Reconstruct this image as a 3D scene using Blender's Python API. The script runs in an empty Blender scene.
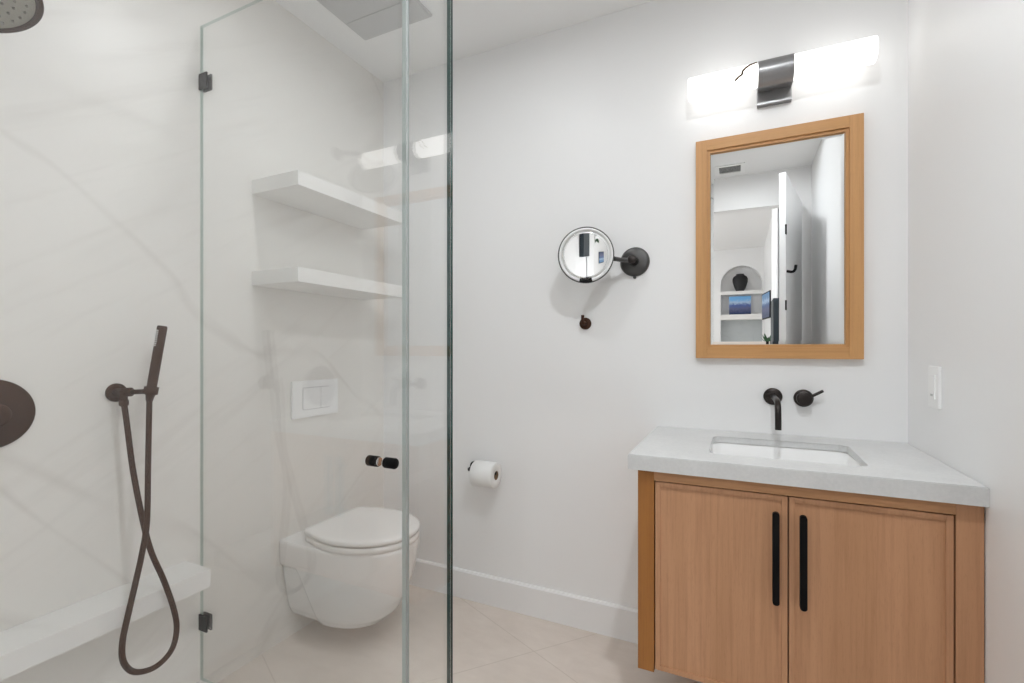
import bpy, bmesh, math, random
from mathutils import Vector, Matrix, noise as mnoise

random.seed(7)
PI = math.pi
SC = bpy.context.scene
COL = SC.collection

# ------------------------------------------------------------------ camera
cam_data = bpy.data.cameras.new('camera')
cam = bpy.data.objects.new('camera', cam_data)
COL.objects.link(cam)
cam.location = (0.0, 0.0, 1.1463)
cam.rotation_euler = (PI / 2, 0.0, math.radians(25.37))
cam_data.sensor_width = 36.0
cam_data.lens = 36.0 * 476.6 / 1024.0
cam_data.shift_y = 7.95 / 1024.0
cam_data.clip_start = 0.02
SC.camera = cam

# ------------------------------------------------------------------ world, exposure, daylight, added bedroom fill
world = bpy.data.worlds.new('daylight')
SC.world = world
world.use_nodes = True
bg = world.node_tree.nodes['Background']
bg.inputs[0].default_value = (0.86, 0.93, 1.0, 1)
bg.inputs[1].default_value = 2.0
SC.view_settings.view_transform = 'Standard'
SC.view_settings.look = 'None'
SC.view_settings.gamma = 1.0
SC.view_settings.use_curve_mapping = False
SC.view_settings.exposure = 0.11
SC.render.film_transparent = False
SC.cycles.max_bounces = 16
SC.cycles.diffuse_bounces = 8
SC.cycles.glossy_bounces = 8
SC.cycles.transmission_bounces = 8
SC.cycles.transparent_max_bounces = 24
SC.cycles.sample_clamp_indirect = 4.0
SC.cycles.use_denoising = True

TUBE_POWER = 2.6        # vanity light emission
DOWN_POWER = 1020.0        # recessed ceiling lights emission

fill_data = bpy.data.lights.new('added_window_fill', 'AREA')  # added area lamp, fills the bedroom like daylight; no window in view
fill_data.shape = 'RECTANGLE'
fill_data.size = 1.9
fill_data.size_y = 1.5
fill_data.energy = 26.0
fill_data.color = (1.0, 0.98, 0.95)
fill = bpy.data.objects.new('added_window_fill', fill_data)
COL.objects.link(fill)
fill.location = (-3.08, -2.4, 1.6)
fill.rotation_euler = (0, -PI / 2, 0)

# ------------------------------------------------------------------ materials
def new_mat(name):
    m = bpy.data.materials.new(name)
    m.use_nodes = True
    nt = m.node_tree
    return m, nt, nt.nodes['Principled BSDF']

def simple(name, col, rough=0.5, metal=0.0, spec=0.5, coat=0.0):
    m, nt, b = new_mat(name)
    b.inputs['Base Color'].default_value = (*col, 1)
    b.inputs['Roughness'].default_value = rough
    b.inputs['Metallic'].default_value = metal
    b.inputs['Specular IOR Level'].default_value = spec
    b.inputs['Coat Weight'].default_value = coat
    return m

def N(nt, t, **kw):
    n = nt.nodes.new(t)
    for k, v in kw.items():
        setattr(n, k, v)
    return n

def L(nt, a, b):
    nt.links.new(a, b)

def ramp(nt, fac, stops):
    r = N(nt, 'ShaderNodeValToRGB')
    el = r.color_ramp.elements
    while len(el) < len(stops):
        el.new(0.5)
    for e, (p, c) in zip(el, stops):
        e.position = p
        e.color = (*c, 1)
    L(nt, fac, r.inputs[0])
    return r.outputs[0]

def coords(nt, scale=(1, 1, 1), rot=(0, 0, 0), loc=(0, 0, 0)):
    tc = N(nt, 'ShaderNodeNewGeometry')
    mp = N(nt, 'ShaderNodeMapping')
    mp.inputs['Scale'].default_value = scale
    mp.inputs['Rotation'].default_value = rot
    mp.inputs['Location'].default_value = loc
    L(nt, tc.outputs['Position'], mp.inputs[0])
    return mp.outputs[0]

def noise(nt, vec, scale, detail=4, rough=0.5, dist=0.0):
    n = N(nt, 'ShaderNodeTexNoise')
    n.inputs['Scale'].default_value = scale
    n.inputs['Detail'].default_value = detail
    n.inputs['Roughness'].default_value = rough
    n.inputs['Distortion'].default_value = dist
    L(nt, vec, n.inputs['Vector'])
    return n.outputs['Fac']

def mathn(nt, op, a, b=None, c=None):
    n = N(nt, 'ShaderNodeMath', operation=op)
    for i, v in enumerate((a, b, c)):
        if v is None:
            continue
        if isinstance(v, (int, float)):
            n.inputs[i].default_value = v
        else:
            L(nt, v, n.inputs[i])
    return n.outputs[0]

def mixc(nt, fac, a, b):
    n = N(nt, 'ShaderNodeMix', data_type='RGBA')
    for sock, v in ((n.inputs[0], fac), (n.inputs[6], a), (n.inputs[7], b)):
        if isinstance(v, (int, float)):
            sock.default_value = v
        elif isinstance(v, tuple):
            sock.default_value = (*v, 1)
        else:
            L(nt, v, sock)
    return n.outputs[2]

def bump(nt, b, h, strength, dist):
    n = N(nt, 'ShaderNodeBump')
    n.inputs['Strength'].default_value = strength
    n.inputs['Distance'].default_value = dist
    L(nt, h, n.inputs['Height'])
    L(nt, n.outputs[0], b.inputs['Normal'])

def paint_mat(name, col):
    m, nt, b = new_mat(name)
    v = coords(nt)
    b.inputs['Base Color'].default_value = (*col, 1)
    b.inputs['Roughness'].default_value = 0.42
    b.inputs['Specular IOR Level'].default_value = 0.4
    bump(nt, b, noise(nt, v, 160, 3), 0.05, 0.001)
    return m

def coords_rot(nt, rot, scale, loc=(0, 0, 0)):
    """rotated first, then stretched, so streaks can run at a slant"""
    a = coords(nt, rot=rot, loc=loc)
    mp = N(nt, 'ShaderNodeMapping')
    mp.inputs['Scale'].default_value = scale
    L(nt, a, mp.inputs[0])
    return mp.outputs[0]

def marble_mat(name, base, warm, vein, rough):
    m, nt, b = new_mat(name)
    cloud = noise(nt, coords_rot(nt, (math.radians(-32), 0, 0), (1, 0.6, 1.5)), 1.5, 5, 0.55, 0.5)
    col = mixc(nt, mathn(nt, 'MULTIPLY', cloud, 0.9), base, warm)
    def veins(ang, sc, loc, freq, width, amount, gate_scale):
        n2 = noise(nt, coords_rot(nt, (math.radians(ang), 0, 0), sc, loc), freq, 4, 0.42, 0.3)
        d = mathn(nt, 'ABSOLUTE', mathn(nt, 'SUBTRACT', n2, 0.5))
        f = mathn(nt, 'MAXIMUM', mathn(nt, 'SUBTRACT', 1.0, mathn(nt, 'MULTIPLY', d, width)), 0.0)
        g = noise(nt, coords(nt, loc=(3 + freq, 1, 0)), gate_scale, 2)
        g = mathn(nt, 'MAXIMUM', mathn(nt, 'MULTIPLY', mathn(nt, 'SUBTRACT', g, 0.40), 3.0), 0.0)
        return mathn(nt, 'MULTIPLY', mathn(nt, 'MINIMUM', g, 1.0), mathn(nt, 'MULTIPLY', f, amount))
    col = mixc(nt, veins(52, (1, 0.35, 1.3), (0.3, 0.2, 0.6), 1.0, 95.0, 0.60, 1.7), col, vein)
    col = mixc(nt, veins(-35, (1, 0.30, 1.6), (0.9, 0.5, 0.1), 1.1, 60.0, 0.42, 2.3), col, vein)
    # fine slanting brushed streaks
    s = noise(nt, coords_rot(nt, (math.radians(-33), 0, 0), (1, 0.55, 6.0)), 3.4, 4, 0.62)
    sf = mathn(nt, 'MULTIPLY', mathn(nt, 'MAXIMUM', mathn(nt, 'SUBTRACT', s, 0.53), 0.0), 0.95)
    col = mixc(nt, sf, col, vein)
    L(nt, col, b.inputs['Base Color'])
    b.inputs['Roughness'].default_value = rough
    return m

def oak_mat(name, light, mid, dark, axis='Z'):
    m, nt, b = new_mat(name)
    sc = {'Z': (1, 1, 0.03), 'X': (0.03, 1, 1)}[axis]
    v = coords(nt, scale=sc)
    g1 = noise(nt, v, 140, 4, 0.6)
    g2 = noise(nt, v, 22, 3, 0.5, 0.3)
    g3 = noise(nt, coords(nt, scale=tuple(0.12 if s < 1 else 1 for s in sc)), 420, 2, 0.5)
    c = ramp(nt, g2, [(0.3, mid), (0.7, light)])
    c = mixc(nt, mathn(nt, 'MULTIPLY', mathn(nt, 'MAXIMUM', mathn(nt, 'SUBTRACT', g1, 0.45), 0), 1.5), c, dark)
    c = mixc(nt, mathn(nt, 'MULTIPLY', mathn(nt, 'MAXIMUM', mathn(nt, 'SUBTRACT', g3, 0.55), 0), 1.3), c, dark)
    L(nt, c, b.inputs['Base Color'])
    b.inputs['Roughness'].default_value = 0.48
    bump(nt, b, g1, 0.08, 0.0006)
    return m

def quartz_mat(name):
    m, nt, b = new_mat(name)
    v = coords(nt)
    c1 = noise(nt, v, 7, 5, 0.6, 0.4)
    c2 = noise(nt, v, 130, 2, 0.6)
    f = mathn(nt, 'ADD', mathn(nt, 'MULTIPLY', c1, 0.6), mathn(nt, 'MULTIPLY', c2, 0.4))
    L(nt, ramp(nt, f, [(0.35, (0.60, 0.605, 0.603)), (0.65, (0.68, 0.683, 0.68))]), b.inputs['Base Color'])
    b.inputs['Roughness'].default_value = 0.45
    return m

def floor_mat(name):
    m, nt, b = new_mat(name)
    g = N(nt, 'ShaderNodeNewGeometry')
    sx = N(nt, 'ShaderNodeSeparateXYZ')
    L(nt, g.outputs['Position'], sx.inputs[0])
    x, y = sx.outputs[0], sx.outputs[1]
    def joint(ang, px, py, sp):
        nx, ny = -math.sin(ang), math.cos(ang)
        u = mathn(nt, 'ADD', mathn(nt, 'MULTIPLY', x, nx), mathn(nt, 'MULTIPLY', y, ny))
        u = mathn(nt, 'DIVIDE', mathn(nt, 'SUBTRACT', u, px * nx + py * ny), sp)
        fr = mathn(nt, 'FRACT', mathn(nt, 'ADD', u, 0.5))
        d = mathn(nt, 'ABSOLUTE', mathn(nt, 'SUBTRACT', fr, 0.5))
        return mathn(nt, 'LESS_THAN', d, 0.0022 / sp)
    j = mathn(nt, 'MAXIMUM', joint(math.radians(49), -0.70, 1.671, 0.80), joint(math.radians(-25), -0.70, 1.671, 0.80))
    v = coords(nt)
    c1 = noise(nt, v, 4.5, 6, 0.6, 0.5)
    c2 = noise(nt, coords(nt, scale=(1, 3, 1), rot=(0, 0, 0.8)), 9, 5, 0.65)
    f = mathn(nt, 'ADD', mathn(nt, 'MULTIPLY', c1, 0.6), mathn(nt, 'MULTIPLY', c2, 0.4))
    c = ramp(nt, f, [(0.32, (0.66, 0.585, 0.52)), (0.55, (0.73, 0.655, 0.59)), (0.72, (0.78, 0.71, 0.645))])
    c = mixc(nt, mathn(nt, 'MULTIPLY', j, 0.38), c, (0.47, 0.40, 0.33))
    L(nt, c, b.inputs['Base Color'])
    b.inputs['Roughness'].default_value = 0.38
    return m

def glass_mat(name, tint):
    m = bpy.data.materials.new(name)
    m.use_nodes = True
    nt = m.node_tree
    nt.nodes.clear()
    out = N(nt, 'ShaderNodeOutputMaterial')
    tr = N(nt, 'ShaderNodeBsdfTransparent')
    tr.inputs[0].default_value = (*tint, 1)
    gl = N(nt, 'ShaderNodeBsdfGlossy')
    gl.inputs['Roughness'].default_value = 0.0
    gl.inputs[0].default_value = (1, 1, 1, 1)
    geo = N(nt, 'ShaderNodeNewGeometry')
    fr = N(nt, 'ShaderNodeFresnel')
    ior = mathn(nt, 'ADD', mathn(nt, 'MULTIPLY', geo.outputs['Backfacing'], 1 / 1.5 - 1.5), 1.5)
    L(nt, ior, fr.inputs['IOR'])
    mx = N(nt, 'ShaderNodeMixShader')
    L(nt, fr.outputs[0], mx.inputs[0])
    L(nt, tr.outputs[0], mx.inputs[1])
    L(nt, gl.outputs[0], mx.inputs[2])
    L(nt, mx.outputs[0], out.inputs[0])
    return m

def emit_mat(name, col, power):
    m = bpy.data.materials.new(name)
    m.use_nodes = True
    nt = m.node_tree
    nt.nodes.clear()
    out = N(nt, 'ShaderNodeOutputMaterial')
    e = N(nt, 'ShaderNodeEmission')
    e.inputs[0].default_value = (*col, 1)
    e.inputs[1].default_value = power
    L(nt, e.outputs[0], out.inputs[0])
    return m

M = {}
M['paint'] = paint_mat('white_wall_paint', (0.865, 0.865, 0.865))
M['ceiling'] = paint_mat('white_ceiling_paint', (0.88, 0.88, 0.875))
M['trim'] = simple('white_trim_enamel', (0.86, 0.86, 0.86), 0.3)
M['marble'] = marble_mat('warm_white_marble', (0.84, 0.822, 0.79), (0.79, 0.768, 0.73), (0.60, 0.57, 0.53), 0.35)
M['slab'] = marble_mat('pale_stone_slab', (0.86, 0.85, 0.83), (0.82, 0.81, 0.79), (0.70, 0.68, 0.66), 0.38)
M['floor'] = floor_mat('beige_stone_tile')
M['oak'] = oak_mat('oak_vertical_grain', (0.56, 0.30, 0.165), (0.47, 0.245, 0.125), (0.33, 0.155, 0.07), 'Z')
M['oak_deep'] = oak_mat('oak_deep_tone', (0.38, 0.155, 0.032), (0.33, 0.128, 0.024), (0.23, 0.08, 0.013), 'Z')  # deeper, more saturated oak tone for one stile
M['oakh'] = oak_mat('oak_horizontal_grain', (0.56, 0.30, 0.15), (0.48, 0.25, 0.115), (0.34, 0.16, 0.07), 'X')
M['oak_frame'] = oak_mat('oak_mirror_frame', (0.59, 0.315, 0.125), (0.51, 0.265, 0.095), (0.38, 0.185, 0.065), 'Z')
M['oak_frameh'] = oak_mat('oak_mirror_frame_rail', (0.59, 0.315, 0.125), (0.51, 0.265, 0.095), (0.38, 0.185, 0.065), 'X')
M['gap_shade'] = simple('painted_reveal_shade', (0.05, 0.025, 0.012), 0.7)
M['quartz'] = quartz_mat('light_grey_quartz')
M['ceramic'] = simple('white_ceramic', (0.90, 0.90, 0.895), 0.08, coat=0.3)
M['seat'] = simple('white_toilet_seat', (0.90, 0.895, 0.885), 0.22)
M['bronze'] = simple('brown_bronze', (0.055, 0.023, 0.012), 0.55, 0.15, spec=0.22)
M['bronze_dark'] = simple('dark_bronze', (0.030, 0.024, 0.022), 0.33, 0.6)
M['gunmetal'] = simple('gunmetal', (0.10, 0.098, 0.097), 0.34, 0.85)
M['bracket_grey'] = simple('brushed_grey_metal', (0.30, 0.30, 0.305), 0.36, 0.8)
M['black'] = simple('matt_black', (0.003, 0.003, 0.0034), 0.55, spec=0.15)
M['chrome'] = simple('polished_chrome', (0.75, 0.75, 0.76), 0.08, 1.0)
M['nozzle'] = simple('grey_silicone_nozzle_plate', (0.36, 0.34, 0.29), 0.6)
M['nozzle_dark'] = simple('nozzle_rubber', (0.20, 0.185, 0.16), 0.6)
M['plastic'] = simple('white_plastic', (0.91, 0.91, 0.905), 0.3)
M['ring'] = simple('white_acrylic_ring', (0.86, 0.86, 0.86), 0.3)
M['grille'] = simple('grey_fan_grille', (0.50, 0.50, 0.50), 0.5)
M['paper'] = simple('toilet_tissue', (0.84, 0.84, 0.83), 0.9, spec=0.1)
M['card'] = simple('brown_card_tube', (0.20, 0.13, 0.08), 0.9)
M['mirror'] = simple('silvered_glass', (0.90, 0.91, 0.91), 0.0, 1.0)
M['glass'] = glass_mat('clear_shower_glass', (0.995, 0.998, 0.997))
M['glass_edge_pale'] = simple('pale_glass_edge', (0.42, 0.47, 0.455), 0.15)
M['glass_edge_clear'] = glass_mat('clear_glass_edge', (0.72, 0.80, 0.775))
M['glass_edge'] = simple('green_glass_edge', (0.012, 0.045, 0.042), 0.12)
M['seal'] = simple('clear_seal_strip', (0.36, 0.385, 0.38), 0.2)
M['tube'] = emit_mat('lit_frosted_glass', (1.0, 0.985, 0.955), TUBE_POWER)
M['down'] = emit_mat('lit_downlight_lens', (0.945, 0.975, 1.0), DOWN_POWER)
M['down_dim'] = emit_mat('lit_shower_downlight_lens', (0.945, 0.975, 1.0), DOWN_POWER * 0.30)
M['wire'] = simple('brown_wire', (0.09, 0.045, 0.015), 0.8, spec=0.1)
M['vase'] = simple('black_clay', (0.012, 0.012, 0.013), 0.6)
M['teal'] = simple('dark_teal_lacquer', (0.012, 0.022, 0.030), 0.5)
M['leaf'] = simple('green_leaf', (0.02, 0.09, 0.03), 0.5)
M['tile_grey'] = marble_mat('grey_stone_facing', (0.50, 0.53, 0.54), (0.42, 0.45, 0.46), (0.34, 0.36, 0.37), 0.4)
M['curtain'] = simple('white_curtain_cloth', (0.78, 0.78, 0.78), 0.9)

def picture_mat(name, sky, far, near, power=0.0):
    m, nt, b = new_mat(name)
    tc = N(nt, 'ShaderNodeTexCoord')
    sp = N(nt, 'ShaderNodeSeparateXYZ')
    L(nt, tc.outputs['Generated'], sp.inputs[0])
    n1 = noise(nt, tc.outputs['Generated'], 9, 5, 0.7)
    z = mathn(nt, 'ADD', sp.outputs[2], mathn(nt, 'MULTIPLY', mathn(nt, 'SUBTRACT', n1, 0.5), 0.5))
    c = ramp(nt, z, [(0.10, near), (0.35, (0.10, 0.11, 0.22)), (0.52, far), (0.68, (0.42, 0.55, 0.72)), (0.82, sky)])
    L(nt, c, b.inputs['Base Color'])
    b.inputs['Roughness'].default_value = 0.4
    return m
M['picture'] = picture_mat('blue_townscape_print', (0.16, 0.42, 0.75), (0.05, 0.10, 0.32), (0.01, 0.03, 0.12))
M['screen'] = picture_mat('blue_screen_picture', (0.10, 0.24, 0.45), (0.03, 0.10, 0.28), (0.01, 0.03, 0.10))

# ------------------------------------------------------------------ mesh helpers
def add_box(bm, lo, hi, bev=0.0, seg=2, mi=0):
    lo, hi = Vector(lo), Vector(hi)
    r = bmesh.ops.create_cube(bm, size=1.0)
    vs = r['verts']
    for v in vs:
        v.co = Vector([lo[i] + (v.co[i] + 0.5) * (hi[i] - lo[i]) for i in range(3)])
    if bev > 0:
        es = list({e for v in vs for e in v.link_edges})
        bmesh.ops.bevel(bm, geom=es, offset=bev, segments=seg, affect='EDGES', profile=0.7)
    return bm

def frame_of(d):
    d = Vector(d).normalized()
    a = Vector((0, 0, 1)) if abs(d.z) < 0.9 else Vector((1, 0, 0))
    u = a.cross(d).normalized()
    w = d.cross(u).normalized()
    return d, u, w

def add_lathe(bm, origin, axis, prof, n=40, smooth=True):
    """prof: list of (along, radius) from start to end; closed with caps when the radius is not 0."""
    o = Vector(origin)
    d, u, w = frame_of(axis)
    rings = []
    for (t, r) in prof:
        if r <= 1e-6:
            rings.append([bm.verts.new(o + d * t)])
        else:
            rings.append([bm.verts.new(o + d * t + (u * math.cos(2 * PI * k / n) + w * math.sin(2 * PI * k / n)) * r) for k in range(n)])
    fs = []
    for a, b in zip(rings, rings[1:]):
        if len(a) == 1 and len(b) == 1:
            continue
        for k in range(n):
            k2 = (k + 1) % n
            if len(a) == 1:
                fs.append(bm.faces.new((a[0], b[k], b[k2])))
            elif len(b) == 1:
                fs.append(bm.faces.new((a[k], b[0], a[k2])))
            else:
                fs.append(bm.faces.new((a[k], b[k], b[k2], a[k2])))
    if prof[0] == prof[-1]:                       # a closed ring section: weld, no caps
        bmesh.ops.weld_verts(bm, targetmap={a: b for a, b in zip(rings[-1], rings[0])})
    else:
        if len(rings[0]) > 1:
            bm.faces.new(rings[0])
        if len(rings[-1]) > 1:
            bm.faces.new(list(reversed(rings[-1])))
    fs = [f for f in fs if f.is_valid]
    if smooth:
        for f in fs:
            f.smooth = True
    return bm

def add_cyl(bm, a, b, r, n=32, bev=0.0):
    a, b = Vector(a), Vector(b)
    l = (b - a).length
    if bev > 0:
        prof = [(0, r - bev), (bev * 0.3, r - bev * 0.3), (bev, r), (l - bev, r), (l - bev * 0.3, r - bev * 0.3), (l, r - bev)]
    else:
        prof = [(0, r), (l, r)]
    return add_lathe(bm, a, b - a, prof, n)

def catmull(pts, sub):
    P = [Vector(p) for p in pts]
    out = []
    for i in range(len(P) - 1):
        p0 = P[max(i - 1, 0)]; p1 = P[i]; p2 = P[i + 1]; p3 = P[min(i + 2, len(P) - 1)]
        for k in range(sub):
            t = k / sub
            out.append(0.5 * ((2 * p1) + (p2 - p0) * t + (2 * p0 - 5 * p1 + 4 * p2 - p3) * t * t + (3 * p1 - p0 - 3 * p2 + p3) * t ** 3))
    out.append(P[-1])
    return out

def add_tube(bm, pts, r, n=14, sub=6):
    P = catmull(pts, sub) if sub > 1 else [Vector(p) for p in pts]
    T = [(P[min(i + 1, len(P) - 1)] - P[max(i - 1, 0)]).normalized() for i in range(len(P))]
    _, u, _ = frame_of(T[0])
    rings = []
    for i, p in enumerate(P):
        u = (u - T[i] * u.dot(T[i])).normalized()
        w = T[i].cross(u)
        rings.append([bm.verts.new(p + (u * math.cos(2 * PI * k / n) + w * math.sin(2 * PI * k / n)) * r) for k in range(n)])
    for a, b in zip(rings, rings[1:]):
        for k in range(n):
            f = bm.faces.new((a[k], a[(k + 1) % n], b[(k + 1) % n], b[k]))
            f.smooth = True
    bm.faces.new(list(reversed(rings[0])))
    bm.faces.new(rings[-1])
    return bm

def add_prism(bm, pts, vec):
    """pts: closed polygon of 3-D points; extruded along vec."""
    vec = Vector(vec)
    a = [bm.verts.new(Vector(p)) for p in pts]
    b = [bm.verts.new(Vector(p) + vec) for p in pts]
    n = len(a)
    bm.faces.new(a)
    bm.faces.new(list(reversed(b)))
    for i in range(n):
        bm.faces.new((a[i], b[i], b[(i + 1) % n], a[(i + 1) % n]))
    return bm

def rrect(x0, x1, y0, y1, r, n=6):
    out = []
    for cx, cy, a0 in ((x1 - r, y1 - r, 0), (x0 + r, y1 - r, 90), (x0 + r, y0 + r, 180), (x1 - r, y0 + r, 270)):
        for k in range(n + 1):
            a = math.radians(a0 + 90 * k / n)
            out.append((cx + r * math.cos(a), cy + r * math.sin(a)))
    return out

def loft(bm, loops, cap0=True, cap1=True, smooth=True):
    rings = [[bm.verts.new(Vector(p)) for p in lp] for lp in loops]
    n = len(rings[0])
    for a, b in zip(rings, rings[1:]):
        for k in range(n):
            f = bm.faces.new((a[k], a[(k + 1) % n], b[(k + 1) % n], b[k]))
            f.smooth = smooth
    if cap0:
        bm.faces.new(list(reversed(rings[0])))
    if cap1:
        bm.faces.new(rings[-1])
    return rings

def BM():
    return bmesh.new()

def finish(name, bm, mats, origin):
    bmesh.ops.recalc_face_normals(bm, faces=bm.faces[:])
    o = Vector(origin)
    for v in bm.verts:
        v.co -= o
    me = bpy.data.meshes.new(name)
    bm.to_mesh(me)
    bm.free()
    for m in (mats if isinstance(mats, (list, tuple)) else [mats]):
        me.materials.append(m)
    ob = bpy.data.objects.new(name, me)
    COL.objects.link(ob)
    return ob

def tag(o, label, cat, group=None):
    o['label'] = label
    o['category'] = cat
    if group:
        o['group'] = group
    return o

def thing(name, label, cat, loc, group=None):
    o = bpy.data.objects.new(name, None)
    o.empty_display_size = 0.05
    COL.objects.link(o)
    o.location = loc
    return tag(o, label, cat, group)

ORIG = {}
def part(name, bm, mat, parent, label=None):
    """geometry given in world coordinates; the parent (thing or part) carries the origin."""
    org = ORIG.get(parent.name, parent.location.copy())
    o = finish(name, bm, mat, org)
    ORIG[o.name] = org
    o.parent = parent
    if label:
        o['label'] = label
    return o

def solo(name, bm, mat, label, cat, origin, group=None):
    o = finish(name, bm, mat, origin)
    o.location = origin
    return tag(o, label, cat, group)

def struct(name, bm, mat, label=None, origin=(0, 0, 0)):
    o = finish(name, bm, mat, origin)
    o.location = origin
    o['kind'] = 'structure'
    ORIG[o.name] = Vector(origin)
    if label:
        o['label'] = label
    return o

def bx(lo, hi, bev=0.0, seg=2):
    return add_box(BM(), lo, hi, bev, seg)

def copy_tree(o, offset, label=None, parent=None):
    c = o.copy()
    COL.objects.link(c)
    if parent is None:
        c.location = o.location + Vector(offset)
        if label:
            c['label'] = label
    else:
        c.parent = parent
    for ch in list(o.children):
        copy_tree(ch, offset, None, c)
    return c

# ------------------------------------------------------------------ room dimensions
XL, XR, YB, YD, ZC = -1.620, 0.486, 1.900, -0.320, 2.496
BX0, BX1, BY, BZ = -3.0, 0.36, -4.5, 2.72          # the bedroom seen in the mirror
T = 0.10

# ------------------------------------------------------------------ setting
struct('floor', bx((BX0 - T, BY - 0.4, -0.1), (XR + T, YB + T, 0.0)), M['floor'], 'beige stone tiled floor with diagonal joints')
struct('ceiling', bx((XL - T, YD - 0.10, ZC), (XR + T, YB + T, ZC + T)), M['ceiling'], 'white painted bathroom ceiling')
struct('wall_left', bx((XL - T, YD - 0.10, 0), (XL, YB + T, ZC)), M['marble'], 'veined warm white marble wall of shower and toilet')
struct('wall_back', bx((XL, YB, 0), (XR + T, YB + T, ZC)), M['paint'], 'white painted wall behind the vanity')
struct('wall_right', bx((XR, YD - 0.10, 0), (XR + T, YB, ZC)), M['paint'], 'white painted wall beside the vanity')
bm = BM()
pts = [(XL, 0), (-0.37, 0), (-0.37, 2.235), (0.42, 2.235), (0.42, 0), (XR, 0), (XR, ZC), (XL, ZC)]
add_prism(bm, [(x, YD, z) for x, z in pts], (0, -0.10, 0))
struct('wall_near', bm, M['paint'], 'white wall around the bathroom doorway')
bm = BM()
def skirting(bm, p0, p1, inward, z=0.129, t=0.015):
    p0, p1, n = Vector((*p0, 0)), Vector((*p1, 0)), Vector((*inward, 0))
    sec = [(0, 0), (t, 0), (t, z - 0.008), (t * 0.55, z), (0, z)]
    a = [bm.verts.new(p0 + n * d + Vector((0, 0, h))) for d, h in sec]
    b = [bm.verts.new(p1 + n * d + Vector((0, 0, h))) for d, h in sec]
    bm.faces.new(a); bm.faces.new(list(reversed(b)))
    for i in range(5):
        bm.faces.new((a[i], b[i], b[(i + 1) % 5], a[(i + 1) % 5]))
skirting(bm, (XL, YB), (XR, YB), (0, -1))
struct('baseboard_back', bm, M['trim'], 'plain white baseboard under the vanity wall')
bm = BM()
skirting(bm, (XR, YD), (XR, YB - 0.015), (-1, 0))
struct('baseboard_right', bm, M['trim'], 'plain white baseboard along the wall beside the vanity')
# raised shower base
struct('floor_shower', bx((XL, YD, 0.0), (-0.60, 1.004, 0.044), 0.004), M['slab'], 'pale stone shower base')

# bedroom beyond the doorway (seen in the mirror)
bm = BM()
cx, hw, zs = 0.045, 0.295, 2.165
pts = [(BX0, 0), (cx - hw, 0), (cx - hw, zs)]
pts += [(cx - hw * math.cos(PI * k / 24), zs + hw * math.sin(PI * k / 24)) for k in range(1, 24)]
pts += [(cx + hw, zs), (cx + hw, 0), (BX1 + T, 0), (BX1 + T, BZ), (BX0, BZ)]
add_prism(bm, [(x, BY, z) for x, z in pts], (0, -0.20, 0))
struct('wall_bedroom_back', bm, M['paint'], 'white bedroom wall with an arched niche')
struct('wall_niche', bx((-0.6, BY - 0.305, 0), (0.6, BY - 0.201, BZ)), M['paint'], 'white back of the arched niche')
struct('wall_bedroom_right', bx((BX1, BY, 0), (BX1 + T, YD - 0.10, BZ)), M['paint'], 'white bedroom wall with a screen on it')
struct('ceiling_bedroom', bx((BX0 - T, BY - 0.3, BZ), (BX1 + T, YD - 0.10, BZ + T)), M['ceiling'], 'white bedroom ceiling')
struct('wall_bedroom_near', bx((BX0, YD - 0.20, ZC), (XR + T, YD - 0.10, BZ)), M['paint'])
struct('wall_bedroom_front', bx((BX0, YD - 0.20, 0), (XL - T, YD - 0.10, ZC)), M['paint'])
bm = BM()
add_box(bm, (BX0 - T, BY, 0), (BX0, YD - 0.1, 0.8))
add_box(bm, (BX0 - T, BY, 2.4), (BX0, YD - 0.1, BZ))
add_box(bm, (BX0 - T, BY, 0.8), (BX0, -3.4, 2.4))
add_box(bm, (BX0 - T, -1.4, 0.8), (BX0, YD - 0.1, 2.4))
struct('wall_bedroom_left', bm, M['paint'], 'white bedroom wall with an unseen opening that lets daylight in')

# ------------------------------------------------------------------ bathroom door leaf (seen in the mirror)
hp, fp = Vector((0.425, -0.30, 0)), Vector((0.262, 0.455, 0))
dv = (fp - hp); dl = dv.length; dv.normalize()
nv = Vector((-dv.y, dv.x, 0))
if nv.x > 0:
    nv = -nv
def leaf(bm, s0, s1, n0, n1, z0, z1):
    pts = [hp + dv * s0 + nv * n0, hp + dv * s1 + nv * n0, hp + dv * s1 + nv * n1, hp + dv * s0 + nv * n1]
    add_prism(bm, [(p.x, p.y, z0) for p in pts], (0, 0, z1 - z0))
bm = BM(); leaf(bm, 0, dl, 0, 0.036, 0.01, 2.222)
d1 = struct('door_1', bm, M['trim'], 'white bathroom door standing open')
for z0 in (1.385, 1.845):
    bm = BM(); leaf(bm, dl - 0.012, dl + 0.002, -0.004, 0.004, z0, z0 + 0.06)
    part('door_plate', bm, M['black'], d1, 'small black metal plate on the edge')
bm = BM()
hk = hp + dv * (dl - 0.03)
add_tube(bm, [hk + Vector((0, 0, 1.625)), hk - nv * 0.03 + Vector((0, 0, 1.618)), hk - nv * 0.045 + Vector((0, 0, 1.63)), hk - nv * 0.050 + Vector((0, 0, 1.658))], 0.008, 10, 6)
part('door_hook', bm, M['black'], d1, 'curved black hook')

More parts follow.
